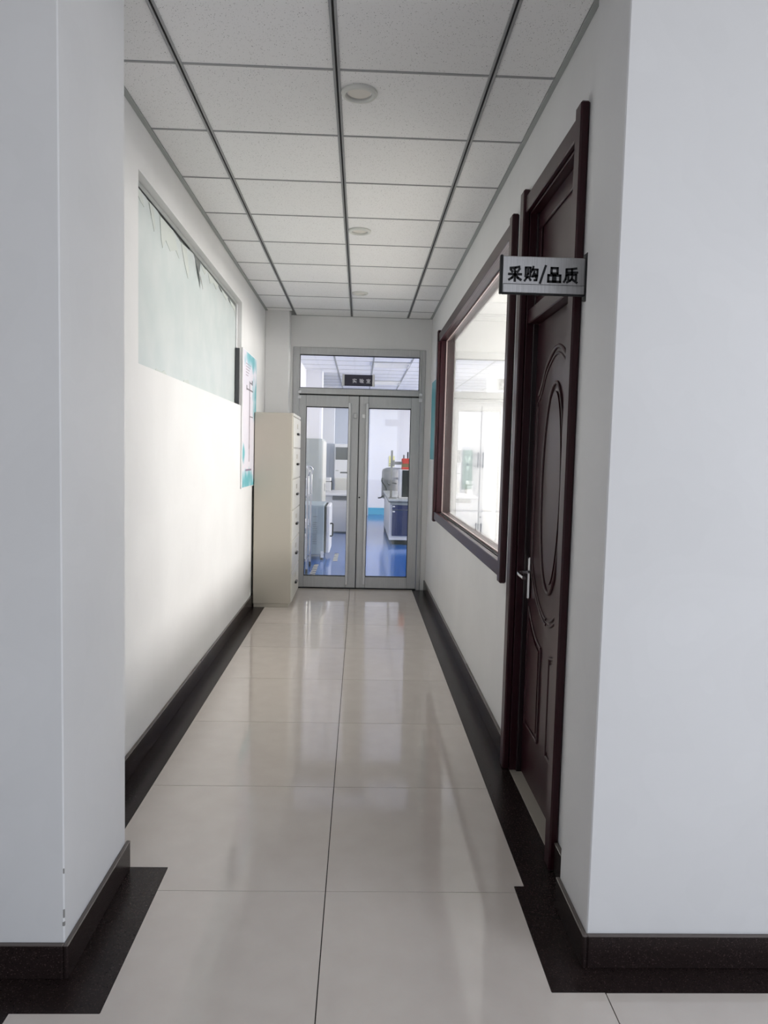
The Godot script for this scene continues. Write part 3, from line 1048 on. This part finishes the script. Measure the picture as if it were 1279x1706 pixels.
# ---- laboratory beyond the glass door -------------------------------------------------
func laboratory() -> void:
	var st := start()
	bx(st, -4.2, 4.4, -0.2, -0.001, 8.20, 18.9)
	setting(obj("floor_laboratory", st, "epoxy"), "glossy blue epoxy floor of the laboratory beyond the glass door", "floor")
	st = start()
	bx(st, -1.2, -0.905, 0, 3.1, 8.38, 13.5)
	bx(st, -4.2, -0.62, 0, 3.1, 13.5, 13.9)
	setting(obj("wall_laboratory_left", st, "lab_wall"), "white laboratory wall and pillar behind the trolley and the tall grey cupboard", "wall")
	st = start()
	bx(st, -4.2, -0.50, 0, 3.1, 16.6, 16.9)
	setting(obj("wall_laboratory_screen", st, "lab_wall"), "pale lavender wall return beyond the white laboratory pillar", "wall")
	st = start()
	bx(st, -4.2, 0.30, 0, 3.1, 18.3, 18.9)
	setting(obj("wall_laboratory_panel", st, "lab_wall_grey"), "grey-blue far wall panel behind the standing air conditioner", "wall")
	st = start()
	bx(st, 0.30, 4.4, 0, 3.1, 18.6, 18.9)
	setting(obj("wall_laboratory_back", st, "lab_wall"), "white far wall of the laboratory above the cyan band", "wall")
	st = start()
	bx(st, 0.30, 4.2, 0, 0.17, 18.585, 18.6)
	setting(obj("baseboard_laboratory", st, "cyan"), "cyan painted band along the foot of the far laboratory wall", "skirting")
	st = start()
	bx(st, 4.2, 4.4, 0, 0.9, 8.38, 18.9)
	bx(st, 4.2, 4.4, 2.75, 3.1, 8.38, 18.9)
	bx(st, 4.2, 4.4, 0.9, 2.75, 8.38, 9.1)
	bx(st, 4.2, 4.4, 0.9, 2.75, 17.7, 18.9)
	setting(obj("wall_laboratory_right", st, "lab_wall"), "laboratory side wall with the long window that lights the room", "wall")
	st = start()
	bx(st, -4.2, 4.4, 3.1, 3.25, 8.38, 18.9)
	var c := setting(obj("ceiling_laboratory", st, "slab"), "white gridded ceiling of the laboratory seen through the transom", "ceiling")
	var whole := start()
	bx(whole, -0.298, 0.298, 0, 0.015, -0.298, 0.298, 0.003)
	var mesh := whole.commit()
	for r in 13:
		for k in 4:
			var o := MeshInstance3D.new()
			o.name = "ceiling_tile"
			o.mesh = mesh
			o.material_override = M["lab_tile"]
			o.position = Vector3(-0.645 + 0.6 * k, CEIL, -(10.5 + 0.6 * r))
			put(o, c)
			st = start()
			bx(st, -0.933 + 0.6 * k, -0.357 + 0.6 * k, CEIL - 0.003, CEIL + 0.002, 10.193 + 0.6 * r, 10.207 + 0.6 * r)
			obj("cross_tee", st, "tee", c)
	for k in 5:
		st = start()
		bx(st, -0.957 + 0.6 * k, -0.933 + 0.6 * k, CEIL - 0.005, CEIL + 0.003, 8.39, 18.3)
		obj("main_tee", st, "tee", c)
	st = start()
	bx(st, -0.9, 4.2, CEIL, CEIL + 0.015, 8.39, 10.19)
	bx(st, 1.47, 4.2, CEIL, CEIL + 0.015, 10.19, 18.3)
	obj("ceiling_sheet", st, "lab_tile", c)
	var grilles := [[12.3, "nearer square grille light in the laboratory ceiling"], [15.3, "farther square grille light in the laboratory ceiling"]]
	for g in grilles:
		var root := thing("grille_light", Vector3(0.555, CEIL, -g[0]), g[1], "ceiling light", "grille lights of the laboratory")
		st = start()
		for q in [[0.265, 0.285, g[0] - 0.28, g[0] + 0.28], [0.825, 0.845, g[0] - 0.28, g[0] + 0.28], [0.285, 0.825, g[0] - 0.28, g[0] - 0.26], [0.285, 0.825, g[0] + 0.26, g[0] + 0.28]]:
			bx(st, q[0], q[1], CEIL - 0.03, CEIL - 0.005, q[2], q[3], 0.002)
		part("frame", st, "lab_white", root)
		block("reflector", root, "lamp_panel", 0.285, 0.825, CEIL - 0.011, CEIL - 0.006, g[0] - 0.26, g[0] + 0.26, 0.0)
		for k in 5:
			block("louvre", root, "lab_white", 0.285, 0.825, CEIL - 0.028, CEIL - 0.012, g[0] - 0.2 + 0.1 * k - 0.003, g[0] - 0.2 + 0.1 * k + 0.003, 0.0)
	oven()
	trolley()
	cupboards()
	bench_right()
	tapes()


func oven() -> void:
	var root := thing("drying_oven", Vector3(-0.62, 0, -10.8), "pale grey floor oven with side louvres and a black handled door", "oven")
	var st := start()
	bx(st, -0.86, -0.40, 0.07, 0.765, 10.40, 11.24, 0.012)
	part("body", st, "oven_grey", root)
	for p in [[-0.84, 10.43], [-0.45, 10.43], [-0.84, 11.2], [-0.45, 11.2]]:
		block("foot", root, "black", p[0], p[0] + 0.04, 0.0, 0.075, p[1] - 0.02, p[1] + 0.02, 0.004)
	block("door_gasket", root, "black", -0.402, -0.375, 0.10, 0.75, 10.42, 11.22, 0.004)
	st = start()
	bx(st, -0.376, -0.32, 0.09, 0.755, 10.43, 11.21, 0.014)
	var door := part("door", st, "lab_white", root)
	st = start()
	tube(st, curve([Vector3(-0.322, 0.50, -10.52), Vector3(-0.285, 0.50, -10.52), Vector3(-0.282, 0.46, -10.52), Vector3(-0.284, 0.34, -10.52), Vector3(-0.30, 0.325, -10.52), Vector3(-0.322, 0.325, -10.52)], 4), 0.010, 8)
	part("handle", st, "black", door)
	for k in 15:
		if k in [1, 2]:
			continue
		var y := 0.60 - 0.027 * k
		block("louvre", root, "lab_stripe", -0.555, -0.495, y, y + 0.006, 10.396, 10.404, 0.001)
	block("corner_post", root, "lab_white", -0.44, -0.40, 0.03, 0.12, 10.395, 10.43, 0.003)


func trolley() -> void:
	var root := thing("trolley", Vector3(-0.7, 0, -9.4), "chrome wire trolley just inside the glass door holding white cartons", "trolley")
	for p in [[-0.86, 9.12], [-0.545, 9.12], [-0.86, 9.75], [-0.545, 9.75]]:
		var st := start()
		tube(st, [Vector3(p[0], 0.06, -p[1]), Vector3(p[0], 1.22, -p[1])], 0.013, 10)
		part("post", st, "chrome", root)
		st = start()
		tube(st, [Vector3(p[0] - 0.012, 0.035, -p[1]), Vector3(p[0] + 0.012, 0.035, -p[1])], 0.034, 14)
		part("castor", st, "black", root)
	for y in [0.16, 0.55, 0.95]:
		var st := start()
		for q in [[9.12, 9.12], [9.75, 9.75]]:
			tube(st, [Vector3(-0.86, y, -q[0]), Vector3(-0.545, y, -q[1])], 0.008, 8)
		for k in 7:
			var x := -0.86 + 0.0525 * k
			tube(st, [Vector3(x, y, -9.12), Vector3(x, y, -9.75)], 0.006 if k in [0, 6] else 0.004, 6)
		part("wire_shelf", st, "chrome", root)
	var st2 := start()
	tube(st2, curve([Vector3(-0.545, 1.2, -9.12), Vector3(-0.53, 1.27, -9.12), Vector3(-0.56, 1.31, -9.2), Vector3(-0.56, 1.31, -9.67), Vector3(-0.53, 1.27, -9.75), Vector3(-0.545, 1.2, -9.75)], 4), 0.012, 8)
	part("push_handle", st2, "chrome", root)
	var things := [[0.958, 1.16, -0.82, -0.555, 9.2, 9.55, "white carton on the top shelf of the chrome trolley"], [0.558, 0.64, -0.83, -0.56, 9.2, 9.6, "flat white carton on the middle shelf of the chrome trolley"], [0.168, 0.46, -0.82, -0.56, 9.22, 9.5, "tall white carton on the bottom shelf of the chrome trolley"]]
	for t in things:
		var cart := thing("carton", Vector3((t[2] + t[3]) / 2, t[0], -(t[4] + t[5]) / 2), t[6], "box", "cartons on the trolley")
		block("carton_body", cart, "cloth", t[2], t[3], t[0], t[1], t[4], t[5], 0.004)
		block("tape_strip", cart, "tape", t[2] - 0.0006, t[3] + 0.0006, t[0] - 0.0002, t[1] + 0.0006, (t[4] + t[5]) / 2 - 0.02, (t[4] + t[5]) / 2 + 0.02, 0.0)


func cupboards() -> void:
	var root := thing("steel_cupboard", Vector3(-0.71, 0, -12.5), "tall grey steel cupboard behind the pale grey oven", "cupboard")
	block("body", root, "lab_grey", -0.89, -0.525, 0.0, 1.715, 12.0, 13.2, 0.006)
	for k in 2:
		var d := block("door", root, "cabinet_front", -0.528, -0.51, 0.06, 1.68, 12.02 + 0.585 * k, 12.59 + 0.585 * k, 0.004)
		block("handle", d, "chrome", -0.512, -0.495, 0.85, 0.98, 12.53 + 0.07 * k, 12.55 + 0.07 * k, 0.003)
	root = thing("laboratory_bench", Vector3(-0.2, 0, -14.8), "white laboratory bench with a grey band under its worktop", "bench")
	block("body", root, "lab_white", -0.44, 0.05, 0.02, 0.62, 14.08, 15.4, 0.004)
	block("band", root, "lab_stripe", -0.42, 0.05, 0.62, 0.70, 14.06, 15.4, 0.002)
	block("side_panel", root, "lab_white", -0.56, -0.42, 0.0, 0.70, 14.07, 15.4, 0.004)
	block("worktop", root, "lab_white", -0.58, 0.08, 0.70, 0.74, 14.0, 15.45, 0.006)
	root = thing("instrument_box", Vector3(-0.55, 0.74, -15.2), "small white two-tier instrument box on the white bench", "instrument")
	block("lower_case", root, "lab_white", -0.61, -0.49, 0.74, 0.915, 15.05, 15.35, 0.006)
	block("seam", root, "black", -0.605, -0.485, 0.915, 0.925, 15.055, 15.345, 0.0)
	block("upper_case", root, "lab_white", -0.61, -0.50, 0.925, 1.0, 15.05, 15.35, 0.006)
	block("dark_side", root, "black", -0.489, -0.478, 0.745, 0.93, 15.06, 15.34, 0.002)
	root = thing("air_conditioner", Vector3(-0.2, 0, -16.0), "white floor-standing air conditioner with a dark grille at its top", "air conditioner")
	block("body", root, "lab_white", -0.465, 0.03, 0.0, 1.69, 15.85, 16.15, 0.012)
	var gr := block("grille", root, "black", -0.435, 0.0, 1.36, 1.62, 15.838, 15.856, 0.002)
	for k in 6:
		block("grille_slat", gr, "handle_dark", -0.43, -0.005, 1.386 + 0.042 * k, 1.391 + 0.042 * k, 15.828, 15.84, 0.0)
	block("lower_panel", root, "lab_cream", -0.44, 0.01, 0.05, 0.98, 15.838, 15.852, 0.004)
	block("control_slot", root, "black", -0.335, -0.14, 1.075, 1.105, 15.84, 15.852, 0.001)
	block("badge", root, "lab_grey", -0.43, -0.37, 1.12, 1.14, 15.845, 15.852, 0.0)
	root = thing("grey_locker", Vector3(-0.55, 0, -16.3), "narrow grey metal locker beside the standing air conditioner", "locker")
	block("body", root, "lab_wall_grey", -0.66, -0.475, 0.0, 1.70, 16.1, 16.55, 0.005)
	block("door", root, "lab_wall_grey", -0.652, -0.572, 0.05, 1.66, 16.088, 16.102, 0.002)
	block("door", root, "lab_wall_grey", -0.560, -0.483, 0.05, 1.66, 16.088, 16.102, 0.002)


func bench_right() -> void:
	var root := thing("blue_bench", Vector3(0.95, 0, -13.7), "laboratory bench with dark blue doors and a grey worktop", "bench")
	block("frame", root, "lab_white", 0.585, 1.32, 0.08, 0.70, 12.34, 15.1, 0.004)
	block("plinth", root, "black", 0.64, 1.28, 0.0, 0.085, 12.42, 15.05, 0.0)
	block("top_rail", root, "lab_grey", 0.60, 1.32, 0.665, 0.715, 12.31, 12.345, 0.002)
	for q in [[0.585, 0.663], [0.155, 0.578]]:
		var d := block("door", root, "lab_blue", 0.628, 1.30, q[0], q[1], 12.31, 12.342, 0.003)
		var y: float = q[1] - 0.035
		block("handle", d, "lab_white", 0.632, 0.672, y, y + 0.022, 12.285, 12.312, 0.005)
	block("worktop", root, "bench_top", 0.56, 1.36, 0.725, 0.765, 12.24, 15.15, 0.005)
	block("worktop_edge", root, "black", 0.562, 1.358, 0.712, 0.726, 12.25, 15.14, 0.002)
	root = thing("retort_stand", Vector3(0.61, 0.765, -12.5), "upright grey clamp stand on the grey worktop of the blue bench", "stand")
	block("base", root, "rod", 0.57, 0.70, 0.765, 0.78, 12.42, 12.60, 0.004)
	block("post", root, "rod", 0.590, 0.625, 0.78, 1.56, 12.5, 12.53, 0.003)
	block("upper_arm", root, "rod", 0.625, 0.780, 1.325, 1.375, 12.5, 12.53, 0.004)
	block("clamp_head", root, "rod", 0.628, 0.655, 1.30, 1.40, 12.485, 12.545, 0.004)
	block("lower_arm", root, "lab_stripe", 0.625, 0.720, 1.075, 1.11, 12.5, 12.53, 0.003)
	root = thing("control_cabinet", Vector3(0.9, 0.765, -12.65), "white instrument case with a black front on the blue bench", "instrument")
	block("case", root, "lab_white", 0.742, 1.15, 0.765, 1.245, 12.5, 12.85, 0.006)
	block("front", root, "black", 0.788, 1.12, 0.79, 1.235, 12.488, 12.502, 0.002)
	block("side_rail", root, "lab_white", 0.722, 0.744, 0.80, 1.24, 12.52, 12.60, 0.003)
	root = thing("red_motor", Vector3(0.87, 1.245, -12.65), "red and olive motor block resting on the white instrument case", "motor")
	block("housing", root, "red", 0.782, 1.0, 1.34, 1.43, 12.52, 12.76, 0.01)
	block("band", root, "olive", 0.784, 0.998, 1.285, 1.342, 12.525, 12.755, 0.002)
	block("foot", root, "red", 0.782, 1.0, 1.246, 1.287, 12.52, 12.76, 0.006)
	block("terminal", root, "lab_stripe", 0.80, 0.825, 1.43, 1.49, 12.6, 12.63, 0.004)
	block("mast", root, "black", 0.868, 0.89, 1.43, 1.54, 12.6, 12.63, 0.002)
	root = thing("side_table", Vector3(0.75, 0, -15.6), "small black table beyond the blue bench holding the steel tank", "table")
	block("top", root, "black", 0.60, 1.25, 0.555, 0.585, 15.3, 16.0, 0.004)
	for p in [[0.64, 15.34], [1.21, 15.34], [0.64, 15.96], [1.21, 15.96]]:
		block("leg", root, "black", p[0] - 0.02, p[0] + 0.02, 0.0, 0.556, p[1] - 0.02, p[1] + 0.02, 0.002)
	root = thing("steel_tank", Vector3(0.75, 0.585, -15.6), "round stainless steel tank on the small black table", "tank")
	var st := start()
	var at := Vector3(0.78, 0.585, -15.68)
	lathe(st, at, [[0.0, 0.0], [0.235, 0.0], [0.24, 0.01], [0.24, 0.55], [0.225, 0.60], [0.15, 0.635], [0.0, 0.645]], 36)
	part("vessel", st, "steel_tank", root)
	st = start()
	tube(st, curve([Vector3(0.545, 1.0, -15.6), Vector3(0.54, 0.93, -15.42), Vector3(0.60, 0.85, -15.38), Vector3(0.63, 0.75, -15.36), Vector3(0.62, 0.62, -15.36)], 5), 0.013, 8)
	part("cable", st, "black", root)
	st = start()
	tube(st, curve([Vector3(0.66, 0.90, -15.44), Vector3(0.69, 0.87, -15.40), Vector3(0.74, 0.91, -15.40), Vector3(0.84, 0.90, -15.40)], 4), 0.010, 8)
	part("cable", st, "black", root)
	root = thing("clip_tray", Vector3(0.48, 0.585, -15.5), "small black tool lying on the edge of the black table", "tool")
	st = start()
	tube(st, curve([Vector3(0.46, 0.602, -15.33), Vector3(0.52, 0.610, -15.33), Vector3(0.56, 0.64, -15.33), Vector3(0.64, 0.60, -15.33)], 4), 0.014, 8)
	part("grip", st, "black", root)
	root = thing("warning_notice", Vector3(0.9, 1.6, -18.6), "yellow notice on the far white wall behind the clamp stand", "notice")
	block("sheet", root, "yellow", 0.79, 0.93, 1.20, 1.46, 18.590, 18.599, 0.001)
	for k in 2:
		block("print_line", root, "lab_stripe", 0.80, 0.92, 1.215 + 0.045 * k, 1.235 + 0.045 * k, 18.588, 18.591, 0.0)


func tapes() -> void:
	var runs := [[-0.47, 9.0, 10.0, "hazard tape strip on the blue floor in front of the oven"], [-0.235, 10.3, 11.15, "hazard tape strip on the blue floor beside the oven door"]]
	for r in runs:
		var root := thing("floor_tape", Vector3(r[0], 0, -(r[1] + r[2]) / 2), r[3], "floor tape", "hazard tapes on the laboratory floor")
		block("backing", root, "tape_dark", r[0] - 0.03, r[0] + 0.03, -0.0005, 0.0008, r[1], r[2], 0.0)
		var n := int((r[2] - r[1]) / 0.16)
		for k in n:
			var d: float = r[1] + 0.02 + 0.16 * k
			var st := start()
			slab(st, [[r[0] - 0.03, d], [r[0] + 0.03, d + 0.05], [r[0] + 0.03, d + 0.12], [r[0] - 0.03, d + 0.07]], 0.0004, 0.0014)
			part("stripe", st, "tape", root)


# ---- office behind the window ---------------------------------------------------------
func office() -> void:
	var st := start()
	bx(st, 5.0, 5.2, 0, 1.85, 2.362, 8.38)
	bx(st, 5.0, 5.2, 2.66, 3.1, 2.362, 8.38)
	bx(st, 5.0, 5.2, 1.85, 2.66, 2.362, 2.95)
	bx(st, 5.0, 5.2, 1.85, 2.66, 8.22, 8.38)
	setting(obj("wall_office_right", st, "wall"), "office wall with the high strip of windows that lights the corridor", "wall")
	st = start()
	bx(st, WR + 0.13, 5.0, CEIL, CEIL + 0.02, 2.362, END)
	setting(obj("ceiling_office", st, "mineral_0"), "white ceiling of the office seen through the dark framed window", "ceiling")
	st = start()
	bx(st, WR + 0.13, 5.0, 2.50, CEIL, 7.9, END, 0.004)
	setting(obj("trim_1", st, "wall"), "white boxed beam along the far wall of the office", "beam")
	st = start()
	bx(st, WR + 0.14, 5.0, -0.011, 0.0, 2.37, END - 0.01)
	setting(obj("floor_office", st, "office_floor"), "pale floor of the bright office behind the dark framed window", "floor")
	var root := thing("office_cabinet", Vector3(1.33, 0, -7.97), "tall white two-door cabinet seen through the dark framed window", "cabinet")
	st = start()
	bx(st, 0.985, 1.66, 0.0, 2.03, 7.76, 8.16, 0.004)
	part("body", st, "lab_white", root)
	block("top_board", root, "lab_white", 0.98, 1.665, 2.03, 2.045, 7.755, 8.165, 0.004)
	for k in 2:
		var a := 1.005 + 0.322 * k
		var up := block("upper_door", root, "lab_white", a, a + 0.312, 0.93, 2.0, 7.742, 7.762, 0.003)
		var hx: float = a + (0.285 if k == 0 else 0.015)
		st = start()
		tube(st, [Vector3(hx + 0.006, 1.37, -7.715), Vector3(hx + 0.006, 1.53, -7.715)], 0.006, 8)
		tube(st, [Vector3(hx + 0.006, 1.39, -7.742), Vector3(hx + 0.006, 1.39, -7.715)], 0.005, 8)
		tube(st, [Vector3(hx + 0.006, 1.51, -7.742), Vector3(hx + 0.006, 1.51, -7.715)], 0.005, 8)
		part("handle", st, "lab_stripe", up)
		var low := block("lower_door", root, "lab_white", a, a + 0.312, 0.06, 0.91, 7.742, 7.762, 0.003)
		st = start()
		tube(st, [Vector3(hx + 0.006, 0.62, -7.715), Vector3(hx + 0.006, 0.80, -7.715)], 0.006, 8)
		tube(st, [Vector3(hx + 0.006, 0.64, -7.742), Vector3(hx + 0.006, 0.64, -7.715)], 0.005, 8)
		tube(st, [Vector3(hx + 0.006, 0.78, -7.742), Vector3(hx + 0.006, 0.78, -7.715)], 0.005, 8)
		part("handle", st, "black", low)
	block("lock", root, "lab_stripe", 1.335, 1.352, 0.85, 0.87, 7.735, 7.745, 0.003)
	root = thing("cabinet_notice", Vector3(1.15, 1.3, -7.73), "grey-green notice with a pale mint figure on the white office cabinet", "notice")
	block("sheet", root, "notice_grey", 1.14, 1.24, 1.15, 1.55, 7.728, 7.7375, 0.001)
	st = start()
	glyph(st, [[16, 0, 50, 62], [84, 0, 50, 62], [50, 62, 50, 100]], Vector3(1.16, 1.48, -7.7278), Vector2(0.06, 0.13), 0.017)
	part("figure", st, "notice_mint", root)
	root = thing("red_label", Vector3(0.955, 1.85, -8.17), "small white label with a red border on the office wall beside the white cabinet", "label")
	block("border", root, "label_red", 0.952, 0.982, 1.78, 1.94, 8.172, 8.179, 0.0)
	block("sheet", root, "lab_white", 0.956, 0.978, 1.79, 1.93, 8.169, 8.173, 0.0)
